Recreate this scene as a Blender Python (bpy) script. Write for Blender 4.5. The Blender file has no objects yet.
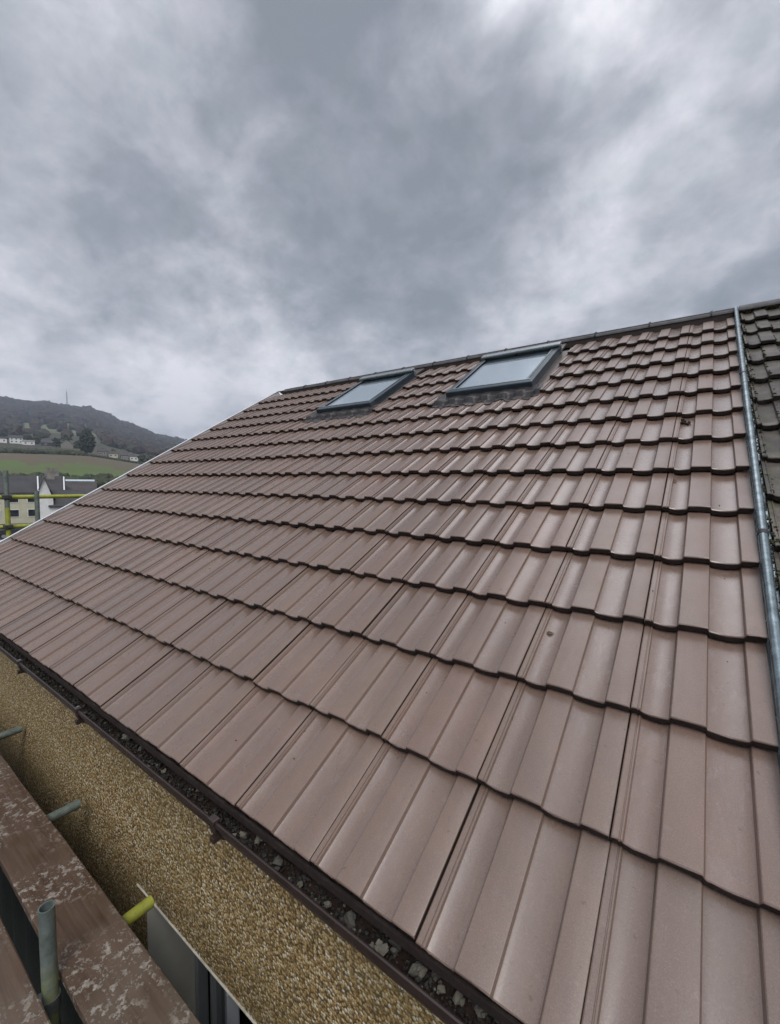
import bpy, math, random
import numpy as np
from mathutils import Vector, Matrix
random.seed(7); rng = np.random.RandomState(11)
scene = bpy.context.scene
COL = scene.collection
# ------------------------------------------------------------------ camera frame (solved from the tile grid)
CW = np.array([0.11716223, -0.68768625, 0.89594383])
RW = np.array([[0.81151384, 0.58425954, 0.00927778],
               [0.04569254, -0.04762023, -0.99781987],
               [-0.58254397, 0.81016856, -0.06534078]])
FPX = 427.6
PIT = math.radians(31)
TW, GA = 0.30, 0.3186             # cover width and gauge of a tile
CP, SP = math.cos(PIT), math.sin(PIT)

def ray(x, y):
    return RW.T @ np.array([(x-390)/FPX, (y-512)/FPX, 1.0])
def onplane(x, y, ax, val):
    d = ray(x, y); s = (val-CW[ax])/d[ax]; return CW + s*d
def roof(x, s, n=0.0):            # metres along the ridge, up the slope, off the slope
    return Vector((x, s*CP - n*SP, s*SP + n*CP))
def roofM():
    return Matrix(((1, 0, 0, 0), (0, CP, -SP, 0), (0, SP, CP, 0), (0, 0, 0, 1)))
def land(px, r, z=0.0):           # a bearing and a distance out in the valley
    d = ray(px, 478); d = d/np.hypot(d[0], d[1])
    return Vector((CW[0]+d[0]*r, CW[1]+d[1]*r, z))

# ------------------------------------------------------------------ materials
def nt(name):
    m = bpy.data.materials.new(name); m.use_nodes = True
    t = m.node_tree; b = t.nodes['Principled BSDF']
    return m, t, b
def N(t, kind, **kw):
    n = t.nodes.new(kind)
    for k, v in kw.items():
        if k.startswith('_'): setattr(n, k[1:], v)
        else:
            n.inputs[k.replace('__', ' ')].default_value = v
    return n
def ramp(t, fac, stops):
    r = t.nodes.new('ShaderNodeValToRGB'); e = r.color_ramp.elements
    while len(e) < len(stops): e.new(0.5)
    for el, (p, c) in zip(e, stops):
        el.position = p; el.color = (*c, 1) if len(c) == 3 else c
    t.links.new(fac, r.inputs[0]); return r
def coords(t): return t.nodes.new('ShaderNodeTexCoord').outputs['Object']
def noise(t, vec, scale, detail=4, rough=.55, dist=0):
    n = t.nodes.new('ShaderNodeTexNoise'); t.links.new(vec, n.inputs['Vector'])
    n.inputs['Scale'].default_value = scale; n.inputs['Detail'].default_value = detail
    n.inputs['Roughness'].default_value = rough; n.inputs['Distortion'].default_value = dist
    return n.outputs['Fac']
def mixc(t, fac, a, b, mode='MIX'):
    m = t.nodes.new('ShaderNodeMix'); m.data_type = 'RGBA'; m.blend_type = mode
    for sock, v in ((m.inputs[0], fac), (m.inputs[6], a), (m.inputs[7], b)):
        if hasattr(v, 'is_output') or isinstance(v, bpy.types.NodeSocket): t.links.new(v, sock)
        elif isinstance(v, (int, float)): sock.default_value = v
        else: sock.default_value = (*v, 1)
    return m.outputs[2]
def math_(t, op, a, b=0.0, clamp=False):
    m = t.nodes.new('ShaderNodeMath'); m.operation = op; m.use_clamp = clamp
    for i, v in enumerate((a, b)):
        if isinstance(v, bpy.types.NodeSocket): t.links.new(v, m.inputs[i])
        else: m.inputs[i].default_value = v
    return m.outputs[0]
def bump(t, b, h, strength, dist=.01):
    n = t.nodes.new('ShaderNodeBump'); n.inputs['Strength'].default_value = strength
    n.inputs['Distance'].default_value = dist
    t.links.new(h, n.inputs['Height']); t.links.new(n.outputs[0], b.inputs['Normal'])
def simple(name, col, rough=.6, metal=0., var=.25, scale=8., bstr=.0, col2=None, spec=.5):
    m, t, b = nt(name); v = coords(t); f = noise(t, v, scale, 6, .6)
    c2 = col2 or tuple(c*(1-var) for c in col); c1 = tuple(min(1, c*(1+var*.6)) for c in col)
    r = ramp(t, f, [(.3, c2), (.7, c1)]); t.links.new(r.outputs[0], b.inputs['Base Color'])
    rr = t.nodes.new('ShaderNodeMapRange'); rr.inputs[3].default_value = max(.02, rough-.12); rr.inputs[4].default_value = min(1, rough+.12)
    t.links.new(noise(t, v, scale*2.7, 4), rr.inputs[0]); t.links.new(rr.outputs[0], b.inputs['Roughness'])
    b.inputs['Metallic'].default_value = metal; b.inputs['Specular IOR Level'].default_value = spec
    if bstr: bump(t, b, noise(t, v, scale*6, 5, .65), bstr, .004)
    return m
M = {}
def tile_material():
    m, t, b = nt('tile_face'); v = coords(t)
    a = t.nodes.new('ShaderNodeAttribute'); a.attribute_name = 'tint'
    a2 = t.nodes.new('ShaderNodeAttribute'); a2.attribute_name = 'warm'
    base = mixc(t, noise(t, v, 2.1, 5, .6), (.168, .107, .077), (.226, .152, .115))
    base = mixc(t, math_(t, 'MULTIPLY', a.outputs['Fac'], .38), base, (.130, .090, .073))
    base = mixc(t, math_(t, 'MULTIPLY', a2.outputs['Fac'], .28), base, (.225, .122, .088))
    # fine pale streaks running with the slope
    mp = N(t, 'ShaderNodeMapping'); t.links.new(v, mp.inputs[0]); mp.inputs['Scale'].default_value = (34, 3.2, 3.2)
    st = noise(t, mp.outputs[0], 1., 4, .7)
    base = mixc(t, math_(t, 'MULTIPLY', ramp(t, st, [(.52, (0, 0, 0)), (.75, (1, 1, 1))]).outputs[0], .22), base, (.29, .235, .215))
    # scuffs and dark specks
    sp = ramp(t, noise(t, v, 60, 2, .5), [(.70, (0, 0, 0)), (.76, (1, 1, 1))]).outputs[0]
    base = mixc(t, math_(t, 'MULTIPLY', sp, .55), base, (.07, .05, .04))
    mott = noise(t, v, 9, 6, .7)
    base = mixc(t, ramp(t, mott, [(.35, (.3, .3, .3)), (.62, (0, 0, 0))]).outputs[0], base, (.125, .092, .08))
    pan = t.nodes.new('ShaderNodeAttribute'); pan.attribute_name = 'pan'
    mq = N(t, 'ShaderNodeMapping'); t.links.new(v, mq.inputs[0]); mq.inputs['Scale'].default_value = (26, 7, 7)
    lime = math_(t, 'MULTIPLY', ramp(t, noise(t, mq.outputs[0], 1.6, 9, .78), [(.52, (0, 0, 0)), (.64, (1, 1, 1))]).outputs[0], ramp(t, noise(t, v, 1.3, 3), [(.48, (0, 0, 0)), (.62, (1, 1, 1))]).outputs[0])
    base = mixc(t, math_(t, 'MULTIPLY', math_(t, 'MULTIPLY', lime, pan.outputs['Fac']), .24), base, (.36, .31, .29))
    f2 = ramp(t, noise(t, v, 27, 8, .75), [(.60, (0, 0, 0)), (.72, (1, 1, 1))]).outputs[0]
    base = mixc(t, math_(t, 'MULTIPLY', f2, .30), base, (.30, .26, .235))
    g1 = noise(t, v, 420, 3, .7)
    base = mixc(t, ramp(t, g1, [(.34, (.35, .35, .35)), (.5, (0, 0, 0))]).outputs[0], base, (.085, .058, .046))
    base = mixc(t, ramp(t, g1, [(.55, (0, 0, 0)), (.72, (.35, .35, .35))]).outputs[0], base, (.36, .29, .26))
    t.links.new(base, b.inputs['Base Color'])
    gr = noise(t, v, 700, 3, .6)
    w = noise(t, v, 5.5, 5, .7)
    r = ramp(t, w, [(.35, (.18, .18, .18)), (.65, (.33, .33, .33))]).outputs[0]; r2 = ramp(t, w, [(.35, (.30, .30, .30)), (.65, (.44, .44, .44))]).outputs[0]
    t.links.new(mixc(t, pan.outputs['Fac'], r2, r), b.inputs['Roughness'])
    t.links.new(math_(t, 'ADD', .25, math_(t, 'MULTIPLY', pan.outputs['Fac'], .5)), b.inputs['Coat Weight'])
    b.inputs['Specular IOR Level'].default_value = .8
    b.inputs['Coat Roughness'].default_value = .27
    h = math_(t, 'ADD', math_(t, 'MULTIPLY', gr, .45), math_(t, 'MULTIPLY', noise(t, v, 40, 4, .6), .6))
    bump(t, b, h, .17, .003)
    return m
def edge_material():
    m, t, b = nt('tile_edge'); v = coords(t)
    r = ramp(t, noise(t, v, 45, 5, .7), [(.3, (.012, .007, .006)), (.6, (.028, .016, .013)), (.8, (.07, .045, .035))])  # dark cut-edge brown, deepened further to paint in the shade under each lap
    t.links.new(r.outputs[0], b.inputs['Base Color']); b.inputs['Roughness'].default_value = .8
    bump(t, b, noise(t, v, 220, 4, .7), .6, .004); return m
def old_tile_material():
    m, t, b = nt('old_tile'); v = coords(t)
    a = t.nodes.new('ShaderNodeAttribute'); a.attribute_name = 'tint'
    f = noise(t, v, 6, 6, .7)
    base = ramp(t, f, [(.3, (.035, .028, .023)), (.5, (.075, .062, .052)), (.68, (.18, .155, .13))]).outputs[0]
    base = mixc(t, math_(t, 'MULTIPLY', a.outputs['Fac'], .5), base, (.045, .04, .04))
    mo = ramp(t, noise(t, v, 13, 6, .75), [(.52, (0, 0, 0)), (.62, (1, 1, 1))]).outputs[0]
    base = mixc(t, math_(t, 'MULTIPLY', mo, .7), base, (.085, .09, .04))
    t.links.new(base, b.inputs['Base Color']); b.inputs['Roughness'].default_value = .5
    bump(t, b, noise(t, v, 90, 5, .7), .5, .006); return m
def pebble_material():
    m, t, b = nt('pebbledash'); v = coords(t)
    dv = N(t, 'ShaderNodeMapping'); t.links.new(v, dv.inputs[0])
    vo = t.nodes.new('ShaderNodeTexVoronoi'); vo.inputs['Scale'].default_value = 98; t.links.new(dv.outputs[0], vo.inputs['Vector'])
    vo2 = t.nodes.new('ShaderNodeTexVoronoi'); vo2.inputs['Scale'].default_value = 240; t.links.new(dv.outputs[0], vo2.inputs['Vector'])
    sep = t.nodes.new('ShaderNodeSeparateColor'); t.links.new(vo.outputs['Color'], sep.inputs[0])
    c = ramp(t, sep.outputs[0], [(0, (.13, .075, .030)), (.22, (.34, .21, .080)), (.5, (.54, .355, .145)), (.72, (.70, .51, .255)), (.86, (.86, .72, .46)), (1, (.97, .93, .80))]).outputs[0]
    sep2 = t.nodes.new('ShaderNodeSeparateColor'); t.links.new(vo2.outputs['Color'], sep2.inputs[0])
    c2 = ramp(t, sep2.outputs[1], [(0, (.13, .085, .03)), (.6, (.33, .22, .085)), (1, (.6, .46, .25))]).outputs[0]
    c = mixc(t, .22, c, c2)
    gaps = ramp(t, vo.outputs['Distance'], [(.42, (0, 0, 0)), (.75, (1, 1, 1))]).outputs[0]
    c = mixc(t, gaps, c, (.10, .072, .032))
    big = noise(t, v, 2.3, 4, .6)
    c = mixc(t, ramp(t, big, [(.42, (.25, .25, .25)), (.6, (0, 0, 0))]).outputs[0], c, (.27, .21, .09))
    t.links.new(c, b.inputs['Base Color'])
    rr = ramp(t, sep.outputs[1], [(0, (.75, .75, .75)), (.7, (.6, .6, .6)), (1, (.22, .22, .22))]); t.links.new(rr.outputs[0], b.inputs['Roughness'])
    h = math_(t, 'SUBTRACT', math_(t, 'MULTIPLY', sep.outputs[2], .5), vo.outputs['Distance'])
    h = math_(t, 'SUBTRACT', h, math_(t, 'MULTIPLY', vo2.outputs['Distance'], .35))
    bump(t, b, h, .8, .005); return m
def board_material():
    m, t, b = nt('stained_board'); v = coords(t)
    mp = N(t, 'ShaderNodeMapping'); t.links.new(v, mp.inputs[0]); mp.inputs['Scale'].default_value = (1.3, 26, 26)
    g = noise(t, mp.outputs[0], 2.2, 6, .65, .3)
    c = ramp(t, g, [(.3, (.070, .040, .025)), (.6, (.120, .076, .050)), (.8, (.17, .118, .082))]).outputs[0]
    c = mixc(t, ramp(t, noise(t, v, 3.5, 5, .6), [(.5, (0, 0, 0)), (.68, (.8, .8, .8))]).outputs[0], c, (.13, .072, .045))
    c = mixc(t, ramp(t, noise(t, v, 1.7, 3, .5), [(.45, (0, 0, 0)), (.75, (.6, .6, .6))]).outputs[0], c, (.19, .165, .13))
    area = ramp(t, noise(t, v, 2.6, 3, .5), [(.39, (.0, .0, .0)), (.52, (1, 1, 1))]).outputs[0]
    s1 = ramp(t, noise(t, v, 27, 9, .68, .1), [(.535, (0, 0, 0)), (.57, (1, 1, 1))]).outputs[0]
    s2 = ramp(t, noise(t, v, 75, 5, .6), [(.60, (0, 0, 0)), (.64, (.8, .8, .8))]).outputs[0]
    s = math_(t, 'MULTIPLY', math_(t, 'MAXIMUM', s1, s2), area, True)
    tone = ramp(t, noise(t, v, 70, 4, .6), [(.35, (.24, .20, .165)), (.7, (.52, .48, .42))]).outputs[0]
    c = mixc(t, math_(t, 'MULTIPLY', s, .8), c, tone)
    t.links.new(c, b.inputs['Base Color'])
    r = ramp(t, noise(t, v, 7, 4, .6), [(.35, (.34, .34, .34)), (.65, (.68, .68, .68))]); t.links.new(r.outputs[0], b.inputs['Roughness'])
    hh = math_(t, 'ADD', math_(t, 'MULTIPLY', g, .5), math_(t, 'MULTIPLY', s, .8)); bump(t, b, hh, .6, .004)
    return m
def painted_tube_material(name, zsplit=None, yellow=.5):
    m, t, b = nt(name); v = coords(t)
    met = ramp(t, noise(t, v, 18, 5, .65), [(.3, (.085, .11, .10)), (.7, (.21, .245, .23))]).outputs[0]
    yel = ramp(t, noise(t, v, 14, 5, .65), [(.3, (.26, .28, .04)), (.7, (.44, .46, .07))]).outputs[0]
    sc = ramp(t, noise(t, v, 26, 6, .7), [(.52, (0, 0, 0)), (.66, (1, 1, 1))]).outputs[0]
    if zsplit is None: fac = math_(t, 'SUBTRACT', yellow, math_(t, 'MULTIPLY', sc, .6), True)
    else:
        sx = t.nodes.new('ShaderNodeSeparateXYZ'); t.links.new(v, sx.inputs[0])
        z = math_(t, 'ADD', sx.outputs[2], math_(t, 'MULTIPLY', noise(t, v, 22, 4), .06))
        fac = math_(t, 'MULTIPLY', math_(t, 'SUBTRACT', zsplit+.08, z), 5., True); fac = math_(t, 'MULTIPLY', fac, math_(t, 'SUBTRACT', .5, math_(t, 'MULTIPLY', sc, .6)))
    c = mixc(t, fac, met, yel); t.links.new(c, b.inputs['Base Color'])
    b.inputs['Roughness'].default_value = .5
    b.inputs['Metallic'].default_value = .15
    bump(t, b, noise(t, v, 120, 4), .3, .002); return m

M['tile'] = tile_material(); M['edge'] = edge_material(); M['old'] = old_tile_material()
M['pebble'] = pebble_material(); M['board'] = board_material()
M['board_dark'] = simple('board_underside', (.07, .045, .032), .8, var=.5, scale=6, bstr=.4)
M['deck'] = simple('roof_underlay', (.012, .011, .010), .9)
M['ridge'] = simple('ridge_concrete', (.27, .27, .275), .42, var=.3, scale=9, bstr=.15)
M['clip'] = simple('ridge_clip', (.03, .032, .035), .5)
M['white'] = simple('white_plastic', (.72, .73, .74), .35, var=.12, scale=4)
M['whitewall'] = simple('white_render', (.78, .77, .74), .85, var=.15, scale=1.2)
M['cream'] = simple('cream_render', (.58, .55, .40), .85, var=.12, scale=1.2)
M['gutter'] = simple('brown_plastic', (.040, .026, .022), .30, var=.35, scale=12, bstr=.1)
M['fascia'] = simple('dark_fascia', (.03, .02, .017), .6)
M['galv'] = simple('galvanised', (.27, .33, .35), .24, metal=.9, var=.45, scale=24, bstr=.1)
M['winframe'] = simple('grey_aluminium', (.055, .075, .09), .33, metal=.3, var=.2, scale=6)
M['winlight'] = simple('bare_aluminium', (.34, .38, .40), .3, metal=.6, var=.2, scale=6)
M['flash'] = simple('lead_apron', (.05, .045, .046), .42, metal=.2, var=.35, scale=16, bstr=.3)
M['sideflash'] = simple('side_flashing', (.12, .10, .092), .4, metal=.3, var=.2, scale=12)
M['rubble'] = simple('mortar', (.20, .185, .15), .9, var=.45, scale=60, bstr=.6)
M['rubble2'] = simple('grey_mortar', (.12, .11, .095), .9, var=.5, scale=60, bstr=.6)
M['grit'] = simple('wet_grit', (.028, .024, .019), .6, var=.7, scale=70, bstr=.5)
M['moss'] = simple('moss', (.035, .038, .016), .95, var=.6, scale=40, bstr=.6)
M['mossdark'] = simple('dark_moss', (.035, .026, .016), .95, var=.5, scale=60)
M['leaf'] = simple('dead_leaf', (.11, .065, .035), .7, var=.4, scale=50)
M['reveal'] = simple('painted_reveal', (.78, .77, .68), .6, var=.12, scale=3)
M['pvc'] = simple('grey_white_plastic', (.42, .45, .48), .35, var=.1, scale=3)
M['bead'] = simple('render_bead', (.62, .60, .52), .45, var=.3, scale=30)
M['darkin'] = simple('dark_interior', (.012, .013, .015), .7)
M['tubegrey'] = painted_tube_material('tube_bare', yellow=.04)
M['tubeyel'] = painted_tube_material('tube_yellow', yellow=1.0)
M['coupler'] = simple('coupler_steel', (.28, .29, .28), .4, metal=.7, var=.4, scale=30)
M['couplerdark'] = simple('coupler_dark', (.04, .04, .035), .6)
def glass(name, col, rough, metal):
    m, t, b = nt(name); b.inputs['Base Color'].default_value = (*col, 1)
    b.inputs['Roughness'].default_value = rough; b.inputs['Metallic'].default_value = metal
    v = coords(t); bump(t, b, noise(t, v, 1.6, 2), .05, .01); return m
M['skyglass'] = glass('coated_glass', (.62, .70, .76), .06, .75)
M['glass'] = glass('window_glass', (.02, .024, .026), .05, .0)
M['slate'] = simple('dark_slate', (.05, .048, .05), .55, var=.35, scale=.8)
M['slate2'] = simple('brown_slate', (.065, .055, .052), .6, var=.35, scale=.8)
M['stone'] = simple('rubble_stone', (.24, .22, .19), .9, var=.4, scale=1.2)
M['barn'] = simple('barn_cladding', (.05, .045, .042), .8, var=.3, scale=.6)
M['polyroof'] = simple('pale_blue_sheet', (.50, .62, .65), .3, var=.1, scale=1)
M['crown'] = simple('evergreen', (.022, .035, .018), .9, var=.5, scale=.7)
M['bush'] = simple('bush_leaves', (.05, .06, .03), .9, var=.5, scale=1.2)
M['bark'] = simple('bark', (.07, .055, .045), .9, var=.4, scale=2)
M['carpaint'] = simple('dark_paint', (.02, .022, .026), .22, var=.1, scale=2)
M['carpale'] = simple('pale_paint', (.32, .36, .38), .25, var=.1, scale=2)
M['tyre'] = simple('tyre_rubber', (.015, .015, .015), .85)
M['mast'] = simple('mast_steel', (.22, .23, .25), .6)
M['asphalt'] = simple('asphalt', (.05, .05, .052), .75, var=.3, scale=.4)
M['concrete'] = simple('pale_concrete', (.42, .42, .41), .7, var=.2, scale=.25)
M['soil'] = simple('yard_soil', (.035, .032, .026), .95, var=.5, scale=3)

# ------------------------------------------------------------------ mesh helpers
class MB:
    def __init__(s): s.v = []; s.f = []; s.m = []; s.sm = []
    def add(s, vs, fs, mi=0, smooth=False):
        o = len(s.v); s.v += [tuple(p) for p in vs]
        for f in fs: s.f.append(tuple(i+o for i in f)); s.m.append(mi); s.sm.append(smooth)
    def box(s, x0, x1, y0, y1, z0, z1, mi=0, T=None):
        vs = [Vector((x, y, z)) for x in (x0, x1) for y in (y0, y1) for z in (z0, z1)]
        if T is not None: vs = [T @ p for p in vs]
        s.add(vs, [(0, 1, 3, 2), (4, 6, 7, 5), (0, 4, 5, 1), (2, 3, 7, 6), (0, 2, 6, 4), (1, 5, 7, 3)], mi)
    def tube(s, a, b, r, n=20, mi=0, hollow=None, r2=None):
        a = Vector(a); b = Vector(b); d = (b-a).normalized()
        u = d.orthogonal().normalized(); w = d.cross(u); r2 = r if r2 is None else r2
        ring = lambda c, q: [c + (u*math.cos(2*math.pi*i/n)+w*math.sin(2*math.pi*i/n))*q for i in range(n)]
        s.add(ring(a, r)+ring(b, r2), [(i, (i+1) % n, n+(i+1) % n, n+i) for i in range(n)], mi, True)
        if hollow:
            for c, q, e in ((a, r, d), (b, r2, -d)):
                i0 = ring(c, q); i1 = ring(c, q-hollow); i2 = ring(c+e*.12, q-hollow)
                s.add(i0+i1+i2, [(i, (i+1) % n, n+(i+1) % n, n+i) for i in range(n)] + [(n+i, n+(i+1) % n, 2*n+(i+1) % n, 2*n+i) for i in range(n)] + [tuple(range(2*n, 3*n))], mi)
        else:
            s.add(ring(a, r), [tuple(range(n))[::-1]], mi); s.add(ring(b, r2), [tuple(range(n))], mi)
    def sweep(s, prof, a, b, mi=0, closed=False, smooth=False, T=None):   # prof in (y,z), swept along x from a to b
        n = len(prof); vs = [Vector((x, p[0], p[1])) for x in (a, b) for p in prof]
        if T is not None: vs = [T @ p for p in vs]
        k = n if closed else n-1
        s.add(vs, [(i, (i+1) % n, n+(i+1) % n, n+i) for i in range(k)], mi, smooth)
        if closed: s.add(vs[:n], [tuple(range(n))[::-1]], mi); s.add(vs[n:], [tuple(range(n))], mi)
    def build(s, name, mats, parent=None, loc=None):
        me = bpy.data.meshes.new(name); me.from_pydata(s.v, [], s.f)
        for m in (mats if isinstance(mats, (list, tuple)) else [mats]): me.materials.append(m)
        me.polygons.foreach_set('material_index', s.m); me.polygons.foreach_set('use_smooth', s.sm); me.update()
        o = bpy.data.objects.new(name, me); COL.objects.link(o)
        if parent is not None: o.parent = parent
        if loc is not None: o.location = loc
        return o
def bevel(o, w, seg=2):
    m = o.modifiers.new('b', 'BEVEL'); m.width = w; m.segments = seg; m.limit_method = 'ANGLE'; m.angle_limit = math.radians(40); return o
def tag(o, label=None, cat=None, group=None, kind=None):
    if label: o['label'] = label
    if cat: o['category'] = cat
    if group: o['group'] = group
    if kind: o['kind'] = kind
    return o
def empty(name, loc=(0, 0, 0), **kw):
    o = bpy.data.objects.new(name, None); COL.objects.link(o); o.location = loc; o.empty_display_size = .1
    tag(o, **kw); return o
def raw_mesh(name, V, F, mats, mi=None, smooth=False, attrs=None, parent=None):
    me = bpy.data.meshes.new(name); me.from_pydata(V, [], F)
    for m in mats: me.materials.append(m)
    if mi is not None: me.polygons.foreach_set('material_index', mi)
    me.polygons.foreach_set('use_smooth', [smooth]*len(F) if isinstance(smooth, bool) else smooth)
    for k, vals in (attrs or {}).items():
        at = me.attributes.new(k, 'FLOAT', 'FACE'); at.data.foreach_set('value', vals)
    me.update(); o = bpy.data.objects.new(name, me); COL.objects.link(o)
    if parent is not None: o.parent = parent
    return o

# ------------------------------------------------------------------ the tiled roofs
PROF = [(-.003, .0030), (.0035, .0030), (.0045, .0105), (.012, .0118), (.05, .0118), (.053, .0095), (.060, .0095), (.063, .0122), (.074, .0122), (.083, .0046), (.098, .0026), (.14, -.0006), (.18, -.0016), (.22, -.0004),
        (.262, .0020), (.278, .0044), (.290, .0140), (.296, .0154), (.304, .0158), (.41, .0163), (.518, .0158), (.526, .0152), (.537, .0048), (.550, .0030), (.575, .0012), (.62, -.0008), (.68, -.0018),
        (.74, -.0002), (.782, .0024), (.796, .0044), (.808, .0140), (.814, .0154), (.822, .0158), (.90, .0162), (.986, .0158), (.9925, .0150), (.9955, .0120)]
PU = np.array([p[0] for p in PROF]); PZ = np.array([p[1] for p in PROF])
STEP = .031
NB = -(STEP + .0158)               # so that the leading edges lie in the measured plane
def tile_sheet(specs, name, mats, parent, jit=1.0, rough=0.0, seed=3, gauge=GA):
    r = np.random.RandomState(seed); V = []; F = []; MI = []; TI = []; WA = []; SM = []; PN = []
    for (k, j, ua, ub) in specs:                 # column, course, clip range inside the tile
        sel = [(u, z) for u, z in zip(PU, PZ) if ua <= u <= ub]
        if ua > PU[0]: sel = [(ua, float(np.interp(ua, PU, PZ)))] + sel
        if ub < PU[-1]: sel = sel + [(ub, float(np.interp(ub, PU, PZ)))]
        us = np.array([a for a, _ in sel]); zs = np.array([b for _, b in sel])
        s0 = (-.044 if j == 0 else j) * gauge + r.uniform(-.0016, .0016)*jit
        s1 = (j+1.10)*gauge
        dx = r.uniform(-.0004, .0004)*jit; dz = r.uniform(-.0010, .0012)*jit; tl = r.uniform(-.0012, .0012)*jit; sk = r.uniform(-.0012, .0012)*jit
        x = (k+us)*TW + dx
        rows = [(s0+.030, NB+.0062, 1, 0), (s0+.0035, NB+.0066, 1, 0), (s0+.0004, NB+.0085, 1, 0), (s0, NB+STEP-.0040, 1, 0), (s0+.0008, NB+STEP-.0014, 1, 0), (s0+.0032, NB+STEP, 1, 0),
                (s0+.08, NB+STEP*(1-.08/gauge), 1, 0), (s0+.2, NB+STEP*(1-.2/gauge), 1, 0), (s1, NB-STEP*.10, 1, 0)]
        o = len(V); n = len(us)
        for ri, (s, h, _, _) in enumerate(rows):
            wob = r.normal(0, .0005+rough, n) if ri < 5 else np.zeros(n)
            for i in range(n):
                cx = x[i] + sk*(s-s0)
                hn = h + zs[i] + dz + tl*(us[i]-.5) + wob[i]*.5
                ss = s + sk*(us[i]-.5)*2 + (wob[i] if ri < 5 else 0)
                p = roof(cx, ss, hn); V.append((p.x, p.y, p.z))
        t = r.rand()**1.6; w = r.rand()**3
        for q in range(len(rows)-1):
            for i in range(n-1):
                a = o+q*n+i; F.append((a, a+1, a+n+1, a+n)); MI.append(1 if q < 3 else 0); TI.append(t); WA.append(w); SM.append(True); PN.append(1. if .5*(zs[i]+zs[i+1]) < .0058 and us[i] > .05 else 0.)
        # side skirts so that the joints have depth
        for i in (0, n-1):
            o2 = len(V)
            for s, h, _, _ in rows[3:]:
                for dh in (0, -.014):
                    p = roof(x[i]+sk*(s-s0), s, h+zs[i]+dz+dh); V.append((p.x, p.y, p.z))
            for q in range(len(rows)-4):
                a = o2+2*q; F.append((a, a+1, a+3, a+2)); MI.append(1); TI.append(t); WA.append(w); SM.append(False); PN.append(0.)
    o = raw_mesh(name, V, F, mats, MI, SM, {'tint': TI, 'warm': WA, 'pan': PN}, parent); o.data.set_sharp_from_angle(angle=math.radians(22)); return o

WINS = [-10.18, -4.66]              # roof-window centres, in tile widths
WHALF = 1.27; HOLE = WHALF+.31
def in_hole(j): return 11 <= j <= 13
specs = []
for j in range(14):
    for k in range(-19, 1):
        ua, ub = (0., 1.)
        if k == -19: ua = .80
        if k == 0: ub = .955
        parts = [(ua, ub)]
        if in_hole(j):
            for c in WINS:
                new = []
                for a, b in parts:
                    h0, h1 = c-HOLE-k, c+HOLE-k
                    if h1 <= a or h0 >= b: new.append((a, b)); continue
                    if h0 > a+.02: new.append((a, h0))
                    if h1 < b-.02: new.append((h1, b))
                parts = new
        for a, b in parts: specs.append((k, j, a, b))
XL, XR = -18.2*TW, .955*TW
SR = 14.46*GA                       # slope length to the ridge
RY, RZ = SR*CP, SR*SP
GROUND = -5.0
WY = .22                            # face of the front wall
house = empty('house', (-2.7, WY, GROUND), label='nearest house with brown interlocking tiled roof, two roof windows and gold pebbledash wall', cat='house')
def child(o):                       # parts are modelled in world space; keep them there under the empty
    o.location = (-house.location[0], -house.location[1], -house.location[2]) if o.parent == house else o.location
    return o
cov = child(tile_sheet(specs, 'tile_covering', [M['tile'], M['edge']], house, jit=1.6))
# underlay, rear slope, gables
mb = MB()
und = NB-.030
for (a, b, s0, s1) in ((XL+.02, XR-.01, .02, 10.6*GA), (XL+.02, XR-.01, 13.95*GA, SR)):
    p = [roof(a, s0, und), roof(b, s0, und), roof(b, s1, und), roof(a, s1, und)]; mb.add(p, [(0, 1, 2, 3)])
edges = [XL+.02] + sum([[(c-WHALF)*TW, (c+WHALF)*TW] for c in WINS], []) + [XR-.01]
for a, b in zip(edges[::2], edges[1::2]):
    p = [roof(a, 10.6*GA, und), roof(b, 10.6*GA, und), roof(b, 13.95*GA, und), roof(a, 13.95*GA, und)]; mb.add(p, [(0, 1, 2, 3)])
child(mb.build('roof_underlay', M['deck'], house))
mb = MB(); NR = 40
for i in range(NR):                 # rear slope, coarse courses
    s0 = i*SR/NR
    y0 = 2*RY - s0*CP; y1 = 2*RY-(s0+SR/NR*1.02)*CP
    mb.add([(XL, y0, s0*SP+.02), (XR, y0, s0*SP+.02), (XR, y1, (s0+SR/NR)*SP), (XL, y1, (s0+SR/NR)*SP)], [(0, 3, 2, 1)])
child(mb.build('rear_roof_slope', M['tile'], house))

# walls: front wall with its window opening, side and rear walls
W0 = onplane(146.5, 900, 1, WY); HX = W0[0]; HZ = -1.10
HZ = float(onplane(200, 957, 1, WY)[2])
WX1 = HX+1.45; WZ0 = HZ-1.1
mb = MB(); top = -.12
wx0, wx1 = XL+.06, 3.3
def quad(mb, x0, x1, z0, z1, y=WY): mb.add([(x0, y, z0), (x1, y, z0), (x1, y, z1), (x0, y, z1)], [(0, 1, 2, 3)])
quad(mb, wx0, HX, GROUND, top); quad(mb, WX1, XR, GROUND, top); quad(mb, HX, WX1, HZ, top); quad(mb, HX, WX1, GROUND, WZ0)
ZT = NB-.06
back = 2*RY-WY
for xx, fl in ((wx0, 0), (XR-.004, 1)):
    f = (0, 4, 3, 2, 1) if not fl else (0, 1, 2, 3, 4)
    mb.add([(xx, WY, GROUND), (xx, back, GROUND), (xx, back, WY*SP/CP+ZT), (xx, RY, RZ+ZT), (xx, WY, WY*SP/CP+ZT)], [f])
mb.add([(wx0, back, GROUND), (XR, back, GROUND), (XR, back, 0), (wx0, back, 0)], [(0, 3, 2, 1)])
child(mb.build('pebbledash_wall', M['pebble'], house))
mb = MB()                            # soffit and fascia
mb.box(XL+.03, XR, .062, .082, -.155, -.022); mb.box(XL+.03, XR, .082, WY, -.155, -.145)
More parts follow.
